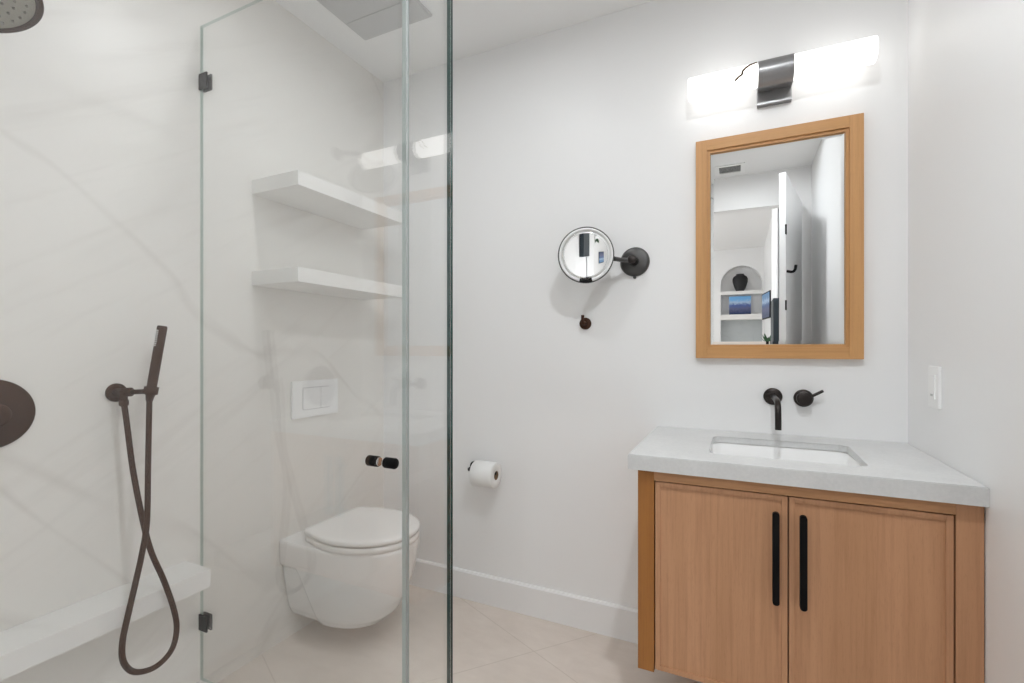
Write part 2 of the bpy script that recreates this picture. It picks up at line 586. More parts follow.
# ------------------------------------------------------------------ vanity cabinet
CZ, CT = 0.851, 0.042
FY = 1.376
CX0, CX1 = -0.257, 0.484
CB, CTOP = 0.242, CZ - CT
van = thing('vanity_cabinet', 'wall-hung oak vanity cabinet with two doors under the grey stone top', 'cabinet', (0.1135, 1.64, CB))
bm = BM()
add_box(bm, (CX0, FY + 0.02, CB), (CX0 + 0.018, YB, CTOP))
add_box(bm, (CX1 - 0.018, FY + 0.02, CB), (CX1, YB, CTOP))
add_box(bm, (CX0 + 0.018, FY + 0.03, CB), (CX1 - 0.018, YB, CB + 0.018))
add_box(bm, (CX0 + 0.018, YB - 0.012, CB + 0.018), (CX1 - 0.018, YB, CTOP))
part('carcass', bm, M['oak'], van)
part('stile', bx((CX0, FY, CB), (-0.2125, FY + 0.020, CTOP), 0.0012), M['oak_deep'], van, 'darker, more saturated oak stile')
part('stile', bx((0.4365, FY, CB), (CX1, FY + 0.020, CTOP), 0.0012), M['oak'], van)
part('rail', bx((-0.2125, FY, 0.7795), (0.4365, FY + 0.020, CTOP), 0.0012), M['oakh'], van)
part('gap_shade_sheet', bx((-0.215, FY + 0.0215, CB + 0.018), (0.439, FY + 0.026, 0.782)), M['gap_shade'], van, 'dark sheet behind the doors painting the shade in the gaps')  # dark sheet paints the shade showing through the door gaps
DZ0, DZ1 = 0.2505, 0.7765
for (x0, x1, hx) in ((-0.2095, 0.1125, 0.0855), (0.1155, 0.4335, 0.1445)):
    # panel held in a slim raised edge
    bm = BM()
    e = 0.013
    add_box(bm, (x0, FY + 0.002, DZ0), (x0 + e, FY + 0.021, DZ1), 0.0012)
    add_box(bm, (x1 - e, FY + 0.002, DZ0), (x1, FY + 0.021, DZ1), 0.0012)
    add_box(bm, (x0 + e, FY + 0.002, DZ1 - e), (x1 - e, FY + 0.021, DZ1), 0.0012)
    add_box(bm, (x0 + e, FY + 0.002, DZ0), (x1 - e, FY + 0.021, DZ0 + e), 0.0012)
    add_box(bm, (x0 + e, FY + 0.0065, DZ0 + e), (x1 - e, FY + 0.018, DZ1 - e))
    d = part('door', bm, M['oak'], van)
    bm = BM()
    pz = [(hx + p, q) for p, q in rrect(-0.0078, 0.0078, 0.5095, 0.7405, 0.0072, 5)]
    add_prism(bm, [(x, FY - 0.026, z) for x, z in pz], (0, 0.012, 0))
    for zz in (0.53, 0.70):
        add_cyl(bm, (hx, FY - 0.016, zz), (hx, FY + 0.007, zz), 0.005, 16)
    part('handle', bm, M['black'], d, 'flat black bar handle')

# countertop with a rectangular cut-out
SX0, SX1, SY0, SY1 = -0.078, 0.302, 1.462, 1.770
TX0, TX1, TY0, TY1 = -0.281, 0.4855, 1.356, YB - 0.0005
bm = BM()
hole = rrect(SX0, SX1, SY0, SY1, 0.03, 6)
outer = [(TX1, TY1), (TX0, TY1), (TX0, TY0), (TX1, TY0)]
ZH = CZ - 0.020                           # slab thickness at the cut-out; the outer edge is built up to 42 mm
inset = [(TX1 - 0.02, TY1 - 0.02), (TX0 + 0.02, TY1 - 0.02), (TX0 + 0.02, TY0 + 0.02), (TX1 - 0.02, TY0 + 0.02)]
def vring(pts, z):
    return [bm.verts.new((x, y, z)) for x, y in pts]
def bridge(ou, ho):
    k = len(ho) // 4
    for c in range(4):
        for i in range(k - 1):
            bm.faces.new((ou[c], ho[c * k + i], ho[c * k + i + 1]))
        bm.faces.new((ou[c], ho[c * k + k - 1], ho[((c + 1) * k) % len(ho)], ou[(c + 1) % 4]))
def wall(a, b):
    for i in range(len(a)):
        bm.faces.new((a[i], a[(i + 1) % len(a)], b[(i + 1) % len(a)], b[i]))
ht, hb = vring(hole, CZ), vring(hole, ZH)
ot, ob_, ib, it_ = vring(outer, CZ), vring(outer, CZ - CT), vring(inset, CZ - CT), vring(inset, ZH)
bridge(ot, ht); wall(ht, hb); bridge(it_, hb); wall(ot, ob_); wall(ob_, ib); wall(ib, it_)
bm.normal_update()
top_edges = [e for e in bm.edges if all(abs(v.co.z - CZ) < 1e-6 for v in e.verts) and len(e.link_faces) == 2 and
             abs(abs(e.link_faces[0].normal.z) - abs(e.link_faces[1].normal.z)) > 0.5]
bmesh.ops.bevel(bm, geom=top_edges, offset=0.002, segments=2, affect='EDGES')
solo('countertop', bm, M['quartz'], 'light grey stone countertop with a rectangular sink cut-out', 'countertop', (0.102, 1.63, CZ - CT))

# undermount basin
sink = thing('sink_basin', 'white rectangular ceramic basin set under the grey countertop', 'sink', (0.112, 1.616, 0.67))
def blevel(g, z, r):
    return [(x, y, z) for x, y in rrect(SX0 - g, SX1 + g, SY0 - g, SY1 + g, r, 6)]
zt = ZH - 0.0005
bm = BM()
loft(bm, [blevel(0.022, zt, 0.045), blevel(0.004, zt, 0.032), blevel(0.002, zt - 0.006, 0.032), blevel(-0.006, zt - 0.07, 0.036), blevel(-0.014, zt - 0.105, 0.04), blevel(-0.03, zt - 0.122, 0.045), blevel(-0.06, zt - 0.128, 0.05), blevel(-0.11, zt - 0.132, 0.03)], False, True)
loft(bm, [blevel(0.022, zt, 0.045), blevel(0.02, zt - 0.02, 0.045), blevel(0.008, zt - 0.11, 0.05), blevel(-0.05, zt - 0.145, 0.06)], False, True)
bmesh.ops.remove_doubles(bm, verts=bm.verts[:], dist=1e-5)
part('bowl', bm, M['ceramic'], sink)
bm = BM(); add_lathe(bm, (0.112, 1.616, zt - 0.1325), (0, 0, 1), [(0, 0.026), (0.004, 0.026), (0.006, 0.022), (0.006, 0.0)], 32)
part('drain', bm, M['bronze_dark'], sink, 'round dark metal drain')

# wall faucet
fa = thing('wall_faucet', 'dark bronze curved spout on the wall above the basin', 'faucet', (0.11, YB, 0.982))
bm = BM(); add_lathe(bm, (0.11, YB, 0.982), (0, -1, 0), [(0, 0.0295), (0.006, 0.0295), (0.009, 0.027), (0.009, 0.0)], 40)
part('flange', bm, M['bronze_dark'], fa)
bm = BM()
add_tube(bm, [(0.111, YB - 0.004, 0.982), (0.112, YB - 0.09, 0.982), (0.113, YB - 0.150, 0.981), (0.1135, YB - 0.180, 0.972), (0.1135, YB - 0.194, 0.954), (0.1135, YB - 0.198, 0.928), (0.1135, YB - 0.199, 0.895)], 0.0092, 20, 8)
part('spout', bm, M['bronze_dark'], fa)
mx = thing('mixer_control', 'round dark bronze mixer with a thin lever beside the spout', 'tap control', (0.202, YB, 0.980))
bm = BM(); add_lathe(bm, (0.202, YB, 0.980), (0, -1, 0), [(0, 0.0295), (0.006, 0.0295), (0.009, 0.027), (0.009, 0.0)], 40)
part('flange', bm, M['bronze_dark'], mx)
bm = BM(); add_lathe(bm, (0.202, YB - 0.009, 0.980), (0, -1, 0), [(0, 0.0225), (0.028, 0.0225), (0.031, 0.020), (0.031, 0.0)], 36)
part('knob', bm, M['bronze_dark'], mx)
bm = BM(); add_cyl(bm, (0.216, YB - 0.026, 0.985), (0.256, YB - 0.028, 1.009), 0.0048, 16, 0.0015)
part('lever', bm, M['bronze_dark'], mx)

# ------------------------------------------------------------------ wall mirror
MX0, MX1, MZ0, MZ1 = -0.1405, 0.3675, 1.1145, 1.9105
FW = 0.0385
wm = thing('wall_mirror', 'rectangular oak-framed mirror above the vanity', 'mirror', (0.1135, YB, MZ0))
for x0, xi in ((MX0, MX0 + FW), (MX1 - FW, MX1 - FW - 0.010)):
    fs_ = part('frame_stile', bx((x0, YB - 0.024, MZ0), (x0 + FW, YB, MZ1), 0.001), M['oak_frame'], wm)
    part('inner_lip', bx((xi, YB - 0.0175, MZ0 + FW), (xi + 0.010, YB, MZ1 - FW), 0.0008), M['oak_frame'], fs_)
for z0, zi in ((MZ0, MZ0 + FW), (MZ1 - FW, MZ1 - FW - 0.010)):
    fs_ = part('frame_rail', bx((MX0 + FW, YB - 0.024, z0), (MX1 - FW, YB, z0 + FW), 0.001), M['oak_frameh'], wm)
    part('inner_lip', bx((MX0 + FW + 0.010, YB - 0.0175, zi), (MX1 - FW - 0.010, YB, zi + 0.010), 0.0008), M['oak_frameh'], fs_)
bm = BM()
gx0, gx1, gz0, gz1 = MX0 + FW + 0.0105, MX1 - FW - 0.0105, MZ0 + FW + 0.0105, MZ1 - FW - 0.0105
def gl_loop(i, y):
    return [(gx0 + i, y, gz0 + i), (gx1 - i, y, gz0 + i), (gx1 - i, y, gz1 - i), (gx0 + i, y, gz1 - i)]
loft(bm, [gl_loop(0, YB - 0.004), gl_loop(0, YB - 0.0105), gl_loop(0.011, YB - 0.012)], True, True, False)
part('mirror_glass', bm, M['mirror'], wm)

# ------------------------------------------------------------------ vanity light
LZ, LY, LR = 2.0755, 1.818, 0.0385
vl = thing('vanity_light', 'lit frosted tube light on a gunmetal bracket above the mirror', 'wall light', (0.113, YB, 2.07))
bm = BM()
add_box(bm, (0.060, YB - 0.022, 2.000), (0.166, YB, 2.135), 0.0015)
part('wall_plate', bm, M['bracket_grey'], vl)
bm = BM()
n = 30
R1, R0 = LR + 0.0035, LR + 0.0005
sec = [(LY + R1 * math.cos(a), LZ + R1 * math.sin(a)) for a in [math.radians(-75 - 210 * k / n) for k in range(n + 1)]]
sec = [(YB - 0.022, LZ + R1 * 0.98)] + list(reversed(sec)) + [(LY + 0.02, LZ - R1 * 0.985 + 0.002), (YB - 0.022, LZ - R1 + 0.012)]
add_prism(bm, [(0.061, y, z) for y, z in sec], (0.104, 0, 0))
part('bracket', bm, M['bracket_grey'], vl)
for x0, x1 in ((-0.160, 0.0605), (0.1655, 0.386)):
    bm = BM(); add_cyl(bm, (x0, LY, LZ), (x1, LY, LZ), LR, 40, 0.004)
    tb = part('glass_tube', bm, M['tube'], vl, 'glowing frosted glass tube')
    if x0 < 0:
        bm = BM()
        yy = LY - LR - 0.002
        add_tube(bm, [(-0.009, yy, 2.054), (0.002, yy, 2.064), (0.012, yy, 2.070), (0.014, yy, 2.080), (0.021, yy + 0.001, 2.088), (0.034, yy + 0.010, 2.099), (0.057, yy + 0.018, 2.107)], 0.0036, 8, 3)
        part('wire', bm, M['wire'], tb, 'thin crooked brown wire')

# ------------------------------------------------------------------ magnifying mirror
mm = thing('magnifying_mirror', 'round swing-arm magnifying mirror with a bright rim on the white wall', 'mirror', (-0.366, YB, 1.490))
bm = BM()
add_lathe(bm, (-0.366, YB, 1.490), (0, -1, 0), [(0, 0.057), (0.006, 0.057), (0.012, 0.050), (0.014, 0.045), (0.014, 0.0)], 48)
add_cyl(bm, (-0.366, YB - 0.01, 1.490 - 0.061), (-0.366, YB - 0.002, 1.490 - 0.061), 0.006, 16)
part('wall_base', bm, M['gunmetal'], mm)
bm = BM()
add_lathe(bm, (-0.366, YB - 0.012, 1.490), (0, -1, 0), [(0, 0.017), (0.050, 0.017), (0.054, 0.014), (0.054, 0)], 28)
part('pivot', bm, M['bronze_dark'], mm)
mc = Vector((-0.525, 1.765, 1.5065))
mn = Vector((0.275, -0.957, -0.085)).normalized()
_, mu, mw = frame_of(mn)
mr = 0.1065
bm = BM()
add_tube(bm, [(-0.366, YB - 0.045, 1.490), (-0.40, YB - 0.07, 1.489), tuple(mc + mu * (mr * 1.0 if (mu.x > 0) else -mr * 1.0) - mn * 0.010 + Vector((0, 0, -0.016)))], 0.0088, 16, 5)
part('arm', bm, M['gunmetal'], mm)
bm = BM(); add_lathe(bm, mc - mn * 0.018, mn, [(0, 0.09), (0.004, 0.100), (0.010, mr), (0.020, mr), (0.021, mr - 0.003), (0.0195, mr - 0.0042), (0.008, mr - 0.0042), (0.008, 0)], 72)
part('rim', bm, M['gunmetal'], mm)
bm = BM()
add_lathe(bm, mc + mn * 0.0017, mn, [(-0.008, mr - 0.0045), (0.0012, mr - 0.0045), (0.0012, mr - 0.0128), (-0.008, mr - 0.0128), (-0.008, mr - 0.0045)], 72)
part('acrylic_ring', bm, M['ring'], mm, 'white acrylic ring')  # plain white acrylic, no emission
bm = BM()
prof = []
gr = mr - 0.0130
F = 0.85                                   # radius of curvature of the magnifying face
for k in range(9):
    r = gr * (1 - k / 8)
    prof.append((0.0016 - (F - math.sqrt(F * F - r * r) - (F - math.sqrt(F * F - gr * gr))) * -1.0, r if k < 8 else 0.0))
add_lathe(bm, mc, mn, [(-0.006, gr)] + prof, 72)
part('mirror_glass', bm, M['mirror'], mm)
bm = BM()
dn = -Vector((0, 0, 1))
for a0, a1 in ((-14, 14),):
    k = 6
    inner, outerp = [], []
    for i in range(k + 1):
        a = math.radians(a0 + (a1 - a0) * i / k)
        d = dn * math.cos(a) + mu * math.sin(a)
        inner.append(mc + mn * 0.0030 + d * (mr - 0.015))
        outerp.append(mc + mn * 0.0030 + d * (mr - 0.001))
    add_prism(bm, inner + list(reversed(outerp)), mn * 0.0025)
part('touch_button', bm, M['black'], mm, 'small black button at the bottom of the rim')

# robe hook
rh = thing('robe_hook', 'small brown bronze peg hook under the round magnifying mirror', 'hook', (-0.566, YB, 1.2525))
bm = BM(); add_lathe(bm, (-0.566, YB, 1.2525), (0, -1, 0), [(0, 0.0245), (0.006, 0.0245), (0.008, 0.022), (0.008, 0.0)], 32)
part('flange', bm, M['bronze'], rh)
bm = BM()
add_cyl(bm, (-0.566, YB - 0.006, 1.2525), (-0.566, YB - 0.045, 1.2525), 0.008, 20, 0.001)
add_cyl(bm, (-0.566, YB - 0.041, 1.247), (-0.566, YB - 0.041, 1.285), 0.0065, 18, 0.001)
part('peg', bm, M['bronze'], rh)

# toilet paper holder and roll
th = thing('paper_holder', 'black wall-mounted toilet paper holder beside the glass', 'toilet paper holder', (-1.088, YB, 0.604))
bm = BM(); add_lathe(bm, (-1.088, YB, 0.612), (0, -1, 0), [(0, 0.024), (0.006, 0.024), (0.008, 0.022), (0.008, 0)], 28)
part('flange', bm, M['black'], th)
bm = BM()
add_tube(bm, [(-1.088, YB - 0.006, 0.612), (-1.088, YB - 0.04, 0.612), (-1.082, YB - 0.062, 0.612), (-1.06, YB - 0.070, 0.612), (-0.945, YB - 0.070, 0.612)], 0.0075, 14, 6)
part('arm', bm, M['black'], th)
tr = thing('toilet_paper_roll', 'white toilet paper roll hanging on the black holder', 'toilet paper', (-0.99, YB - 0.07, 0.60))
bm = BM()
add_lathe(bm, (-1.047, YB - 0.07, 0.602), (1, 0, 0), [(0.0, 0.0195), (0.0, 0.0535), (0.0015, 0.055), (0.1025, 0.055), (0.104, 0.0535), (0.104, 0.0195), (0.0, 0.0195)], 48)
part('paper', bm, M['paper'], tr)
bm = BM()
add_lathe(bm, (-1.0465, YB - 0.07, 0.602), (1, 0, 0), [(0.0, 0.0178), (0.0, 0.0195), (0.1035, 0.0195), (0.1035, 0.0178), (0.0, 0.0178)], 32)
part('core', bm, M['card'], tr, 'brown card tube')

# light switch on the right wall
sw = thing('light_switch', 'white wall dimmer switch beside the vanity countertop', 'light switch', (XR, 1.660, 1.044))
part('plate', bx((XR - 0.0075, 1.621, 0.987), (XR, 1.697, 1.101), 0.0025, 3), M['plastic'], sw)
part('rocker', bx((XR - 0.0105, 1.642, 1.012), (XR - 0.0070, 1.672, 1.078), 0.001), M['plastic'], sw)
part('slider', bx((XR - 0.0125, 1.652, 1.020), (XR - 0.0100, 1.664, 1.026), 0.0006), M['grille'], sw)

# ------------------------------------------------------------------ floating shelves, flush plate
sh = solo('floating_shelf', bx((XL, 1.176, 1.719), (-1.379, 1.755, 1.771), 0.0025), M['slab'],
          'pale stone floating shelf, the upper of two above the toilet', 'shelf', (XL, 1.49, 1.719), 'stone shelves above the toilet')
s2 = sh.copy()
COL.objects.link(s2)
s2.location = (XL, 1.49, 1.3825)
s2['label'] = 'pale stone floating shelf, the lower one nearer the flush plate'

fl = thing('flush_plate', 'white dual flush plate on the marble wall above the toilet', 'flush plate', (XL, 1.466, 0.94))
part('plate', bx((XL, 1.346, 0.866), (XL + 0.011, 1.586, 1.017), 0.003, 3), M['plastic'], fl)
bm = BM()
pz = rrect(1.394, 1.538, 0.897, 0.989, 0.008, 5)
add_prism(bm, [(XL + 0.0105, y, z) for y, z in pz], (0.0012, 0, 0))
part('button_surround', bm, M['grille'], fl, 'grey seam around the buttons')
for y0, y1 in ((1.396, 1.4855), (1.4875, 1.536)):
    bm = BM()
    pz = rrect(y0, y1, 0.899, 0.987, 0.006, 5)
    add_prism(bm, [(XL + 0.011, y, z) for y, z in pz], (0.0028, 0, 0))
    part('button', bm, M['plastic'], fl)

# ------------------------------------------------------------------ wall-hung toilet
TY = 1.482
toi = thing('wall_hung_toilet', 'white wall-hung toilet with closed lid on the marble wall', 'toilet', (XL, TY, 0.07))
LV = [(0.066, 0.090, 0.290), (0.073, 0.120, 0.330), (0.088, 0.139, 0.362), (0.12, 0.155, 0.398), (0.18, 0.169, 0.432), (0.25, 0.180, 0.458), (0.32, 0.187, 0.477), (0.38, 0.190, 0.489), (0.394, 0.189, 0.489), (0.400, 0.184, 0.484)]
def lv(z):
    for (a, b) in zip(LV, LV[1:]):
        if z <= b[0] + 1e-9:
            t = (z - a[0]) / (b[0] - a[0])
            t = max(0.0, t)
            return a[1] + (b[1] - a[1]) * t, a[2] + (b[2] - a[2]) * t
    return LV[-1][1:]
def pan_loop(z):
    w, Ln = lv(z)
    x0 = min(0.20, Ln * 0.45)
    p = 2.25
    half = []
    ns, na = 30, 30
    for i in range(ns):
        half.append((x0 * i / ns, w))
    for i in range(na + 1):
        a = PI / 2 * i / na
        half.append((x0 + (Ln - x0) * math.sin(a) ** (2 / p), w * max(0.0, math.cos(a)) ** (2 / p)))
    out = []
    def rec(x, y):
        zc = 0.300 if x < 0.075 else 0.300 - 0.24 * min(1.0, ((x - 0.075) / 0.095)) ** 1.5
        k = 1 / (1 + math.exp(-(zc - z) / 0.0035)) if x < 0.175 else 0.0
        return y - 0.012 * k * (1 if y > 0 else -1)
    for x, y in half:
        out.append((XL + x, TY - rec(x, y), z))
    for x, y in reversed(half[:-1]):
        out.append((XL + x, TY + rec(x, y), z))
    return out
zs_ = [LV[0][0] + 0.001 * 0] + [0.069, 0.073, 0.080, 0.088] + [0.088 + (0.38 - 0.088) * k / 46 for k in range(1, 47)] + [0.388, 0.394, 0.398, 0.400]
bm = BM()
loft(bm, [pan_loop(z) for z in zs_], True, True)
part('bowl', bm, M['ceramic'], toi)

def d_outline(xb, Ln, w, rb, inset=0.0, p=2.0):
    """lid outline: straight back edge with rounded corners, sides flowing into a half ellipse."""
    xb, Ln, w = xb + inset, Ln - inset, w - inset
    wb = w - 0.030
    half = []
    for i in range(7):
        a = PI / 2 * i / 6
        half.append((xb + rb - rb * math.cos(a), wb - rb * 0.8 + rb * 0.8 * math.sin(a)))
    x0 = 0.26
    for i in range(1, 12):
        t = i / 12
        half.append((xb + rb + (x0 - xb - rb) * t, wb + (w - wb) * math.sin(t * PI / 2)))
    for i in range(29):
        a = PI / 2 * i / 28
        half.append((x0 + (Ln - x0) * math.sin(a) ** (2 / p), w * max(0.0, math.cos(a)) ** (2 / p)))
    out = [(x, -y) for x, y in half] + [(x, y) for x, y in reversed(half[:-1])]
    return out
def d_solid(levels, xb, Ln, w, rb):
    bm = BM()
    loft(bm, [[(XL + x, TY + y, z) for x, y in d_outline(xb, Ln, w, rb, i)] for z, i in levels], True, True)
    return bm
part('seat', d_solid([(0.4005, 0.004), (0.4025, 0.0), (0.420, 0.0), (0.4235, 0.004)], 0.092, 0.492, 0.189, 0.03), M['seat'], toi)
part('lid', d_solid([(0.4275, 0.006), (0.429, 0.001), (0.441, 0.0), (0.445, 0.003), (0.4475, 0.010), (0.449, 0.03), (0.4495, 0.09)], 0.085, 0.493, 0.190, 0.03), M['seat'], toi)
for dy in (-0.075, 0.075):
    bm = BM()
    add_cyl(bm, (XL + 0.080, TY + dy - 0.02, 0.411), (XL + 0.080, TY + dy + 0.02, 0.411), 0.0095, 18, 0.001)
    part('hinge', bm, M['seat'], toi)

# ------------------------------------------------------------------ shower glass
GX, GY = -0.641, 0.995
GT = 0.005
def pane(lo, hi, thin, green=None):
    """slots: 0 the clear faces, 1 polished edges, 2 the one edge seen deep green"""
    bm = bx(lo, hi)
    bm.normal_update()
    for f in bm.faces:
        f.material_index = 0 if abs(f.normal[thin]) > 0.9 else (2 if green and f.normal.dot(Vector(green)) > 0.9 else 1)
    return bm
sg = thing('shower_screen', 'clear glass corner screen between shower and toilet', 'glass screen', (-1.13, GY, 0.044))
part('front_pane', pane((XL + 0.001, GY - GT, 0.046), (GX + GT, GY + GT, 2.224), 1, (1, 0, 0)), [M['glass'], M['glass_edge_clear'], M['glass_edge']], sg)
part('return_pane', pane((GX - GT, 0.8272, 0.046), (GX + GT, GY - GT - 0.0008, 2.224), 0, (0, 1, 0)), [M['glass'], M['glass_edge_pale'], M['glass_edge']], sg)
def clip(z):
    bm = BM()
    add_box(bm, (XL, GY - GT - 0.0055, z - 0.026), (XL + 0.041, GY - GT - 0.0003, z + 0.026), 0.0015)
    add_box(bm, (XL, GY + GT + 0.0003, z - 0.026), (XL + 0.041, GY + GT + 0.0055, z + 0.026), 0.0015)
    return bm
part('glass_clip', clip(2.035), M['bronze_dark'], sg, 'square dark metal glass clip')
part('glass_clip', clip(0.240), M['black'], sg, 'square dark metal glass clip')
sd = thing('shower_door', 'clear glass shower door with a small black knob', 'shower door', (GX, 0.43, 0.05))
part('door_pane', pane((GX - GT, 0.050, 0.056), (GX + GT, 0.8165, 2.220), 0), [M['glass'], M['glass_edge_pale'], M['glass_edge']], sd)
bm = BM()
add_box(bm, (GX - 0.0045, 0.8172, 0.056), (GX + 0.0045, 0.8262, 2.220), 0.001)
part('seal_strip', bm, M['seal'], sd, 'clear plastic seal strip')
kn = BM()
KZ, KY = 0.922, 0.747
for s in (-1, 1):
    add_lathe(kn, (GX + s * 0.0085, KY, KZ), (s, 0, 0), [(0, 0.0098), (0.0015, 0.0107), (0.0245, 0.0107), (0.026, 0.0098), (0.026, 0)], 28)
k_o = part('knob', kn, M['black'], sd, 'black cylindrical knob')
bm = BM()
for s in (-1, 1):
    add_cyl(bm, (GX + s * 0.0052, KY, KZ), (GX + s * 0.0088, KY, KZ), 0.0085, 24)
part('washer', bm, M['chrome'], k_o, 'chrome collar')
for z in (0.30, 1.95):
    bm = BM()
    add_box(bm, (GX - 0.014, 0.012, z - 0.045), (GX - GT - 0.0004, 0.095, z + 0.045), 0.0015)
    add_box(bm, (GX + GT + 0.0004, 0.012, z - 0.045), (GX + 0.014, 0.095, z + 0.045), 0.0015)
    part('hinge', bm, M['gunmetal'], sd)
solo('shower_side_pane', pane((GX - GT, YD, 0.046), (GX + GT, 0.045, 2.220), 0), [M['glass'], M['glass_edge_pale'], M['glass_edge']],
     'clear fixed glass pane carrying the shower door hinges', 'glass screen', (GX, -0.14, 0.046))

# ------------------------------------------------------------------ shower ledge and fittings
solo('shower_ledge', bx((XL, YD + 0.001, 0.404), (-1.490, 0.944, 0.4605), 0.003), M['slab'],
     'long pale stone ledge along the marble shower wall', 'shelf', (XL, 0.3, 0.404))

sv = thing('shower_valve', 'large round brown bronze shower valve on the marble wall', 'shower valve', (XL, 0.492, 0.991))
bm = BM(); add_lathe(bm, (XL, 0.492, 0.991), (1, 0, 0), [(0, 0.0845), (0.005, 0.0845), (0.008, 0.082), (0.0085, 0.0)], 64)
part('escutcheon', bm, M['bronze'], sv)
bm = BM()
add_lathe(bm, (XL + 0.008, 0.492, 0.991), (1, 0, 0), [(0, 0.030), (0.040, 0.027), (0.044, 0.024), (0.044, 0.0)], 36)
part('knob', bm, M['bronze'], sv)
bm = BM()
add_cyl(bm, (XL + 0.035, 0.492, 0.970), (XL + 0.038, 0.485, 0.900), 0.0065, 16, 0.001)
part('lever', bm, M['bronze'], sv)

so = thing('shower_wall_outlet', 'brown bronze wall outlet and bracket carrying the hand shower', 'shower bracket', (XL, 0.745, 1.022))
bm = BM(); add_lathe(bm, (XL, 0.752, 1.022), (1, 0, 0), [(0, 0.0265), (0.005, 0.0265), (0.008, 0.024), (0.008, 0.0)], 36)
part('flange', bm, M['bronze'], so)
bm = BM()
add_tube(bm, [(XL + 0.005, 0.752, 1.022), (XL + 0.035, 0.750, 1.023), (XL + 0.052, 0.749, 1.025), (XL + 0.068, 0.758, 1.026)], 0.0125, 20, 6)
add_cyl(bm, (XL + 0.054, 0.745, 1.026), (XL + 0.058, 0.744, 0.996), 0.0095, 18, 0.001)
add_lathe(bm, (XL + 0.0575, 0.744, 1.004), (0.1, -0.02, -1), [(0, 0.0115), (0.014, 0.0115), (0.017, 0.009), (0.017, 0)], 18)
part('elbow', bm, M['bronze'], so)
bm = BM()
add_cyl(bm, (XL + 0.064, 0.756, 1.0255), (XL + 0.090, 0.786, 1.026), 0.0068, 16)
HS0, HS1 = Vector((-1.530, 0.7915, 0.998)), Vector((-1.522, 0.8225, 1.217))
hd = (HS1 - HS0).normalized()
add_lathe(bm, HS0 + hd * 0.019, hd, [(0, 0.0152), (0, 0.0172), (0.022, 0.0178), (0.022, 0.0152), (0, 0.0152)], 28)
part('holder', bm, M['bronze'], so)

hs = thing('hand_shower', 'slim brown bronze hand shower with a looped hose by the marble wall', 'hand shower', HS0)
bm = BM()
add_lathe(bm, HS0, hd, [(0, 0.0085), (0.012, 0.0105), (0.020, 0.0122), (0.215, 0.0128), (0.219, 0.0115), (0.219, 0)], 32)
part('wand', bm, M['bronze'], hs)
bm = BM()
sdv = Vector((0.12, -0.99, 0.05)); sdv = (sdv - hd * sdv.dot(hd)).normalized()
side = hd.cross(sdv)
for k in range(9):
    for j in (-1, 0, 1):
        d = (sdv + side * 0.30 * j).normalized()
        p = HS0 + hd * (0.160 + 0.0055 * k)
        add_cyl(bm, p + d * 0.0118, p + d * 0.0160, 0.0013, 8)
part('spray_nozzles', bm, M['ring'], hs, 'pale silicone nozzles')
bm = BM()
HP = [(-1.560, 0.743, 0.998), (-1.55, 0.746, 0.935), (-1.535, 0.753, 0.809), (-1.5, 0.759, 0.674), (-1.485, 0.773, 0.58), (-1.47, 0.797, 0.493), (-1.46, 0.818, 0.403), (-1.455, 0.823, 0.343), (-1.45, 0.806, 0.294), (-1.45, 0.765, 0.272), (-1.45, 0.716, 0.288), (-1.45, 0.690, 0.33), (-1.455, 0.690, 0.381), (-1.46, 0.706, 0.447), (-1.465, 0.726, 0.524), (-1.470, 0.743, 0.591), (-1.480, 0.760, 0.67), (-1.51, 0.778, 0.804), (-1.525, 0.788, 0.931), tuple(HS0 + hd * 0.004)]
add_tube(bm, HP, 0.0072, 14, 7)
part('hose', bm, M['bronze'], hs)

# overhead shower head
hc = Vector((-1.40, 0.41, 1.872))
hn = Vector((0.40, 0.10, -1.0)).normalized()
hh = thing('overhead_shower', 'round brown bronze shower head high on the marble wall', 'shower head', (XL, 0.41, 1.95))
bm = BM()
add_lathe(bm, hc - hn * 0.050, hn, [(0, 0.016), (0.012, 0.020), (0.025, 0.055), (0.034, 0.094), (0.040, 0.100), (0.050, 0.100), (0.052, 0.097), (0.0515, 0.088), (0.048, 0.087), (0.048, 0)], 64)
part('housing', bm, M['bronze'], hh)
bm = BM()
add_lathe(bm, hc - hn * 0.002, hn, [(0, 0.087), (0.0025, 0.0865), (0.0025, 0)], 64)
fc = part('spray_plate', bm, M['nozzle'], hh, 'grey spray plate')
bm = BM()
_, u_, w_ = frame_of(hn)
for ring, cnt in ((0.018, 6), (0.036, 12), (0.054, 18), (0.072, 24)):
    for k in range(cnt):
        a = 2 * PI * k / cnt
        p = hc + (u_ * math.cos(a) + w_ * math.sin(a)) * ring
        add_cyl(bm, p, p + hn * 0.0035, 0.0024, 8)
part('spray_nozzles', bm, M['nozzle_dark'], fc, 'small dark rubber nozzles')
bm = BM()
a0 = hc - hn * 0.046
add_tube(bm, [tuple(a0), tuple(a0 - hn * 0.03), (-1.47, 0.40, 1.985), (-1.54, 0.40, 2.01), (XL + 0.004, 0.40, 2.02)], 0.0105, 18, 6)
part('arm', bm, M['bronze'], hh)
bm = BM(); add_lathe(bm, (XL, 0.40, 2.02), (1, 0, 0), [(0, 0.028), (0.005, 0.028), (0.008, 0.025), (0.008, 0)], 32)
part('flange', bm, M['bronze'], hh)

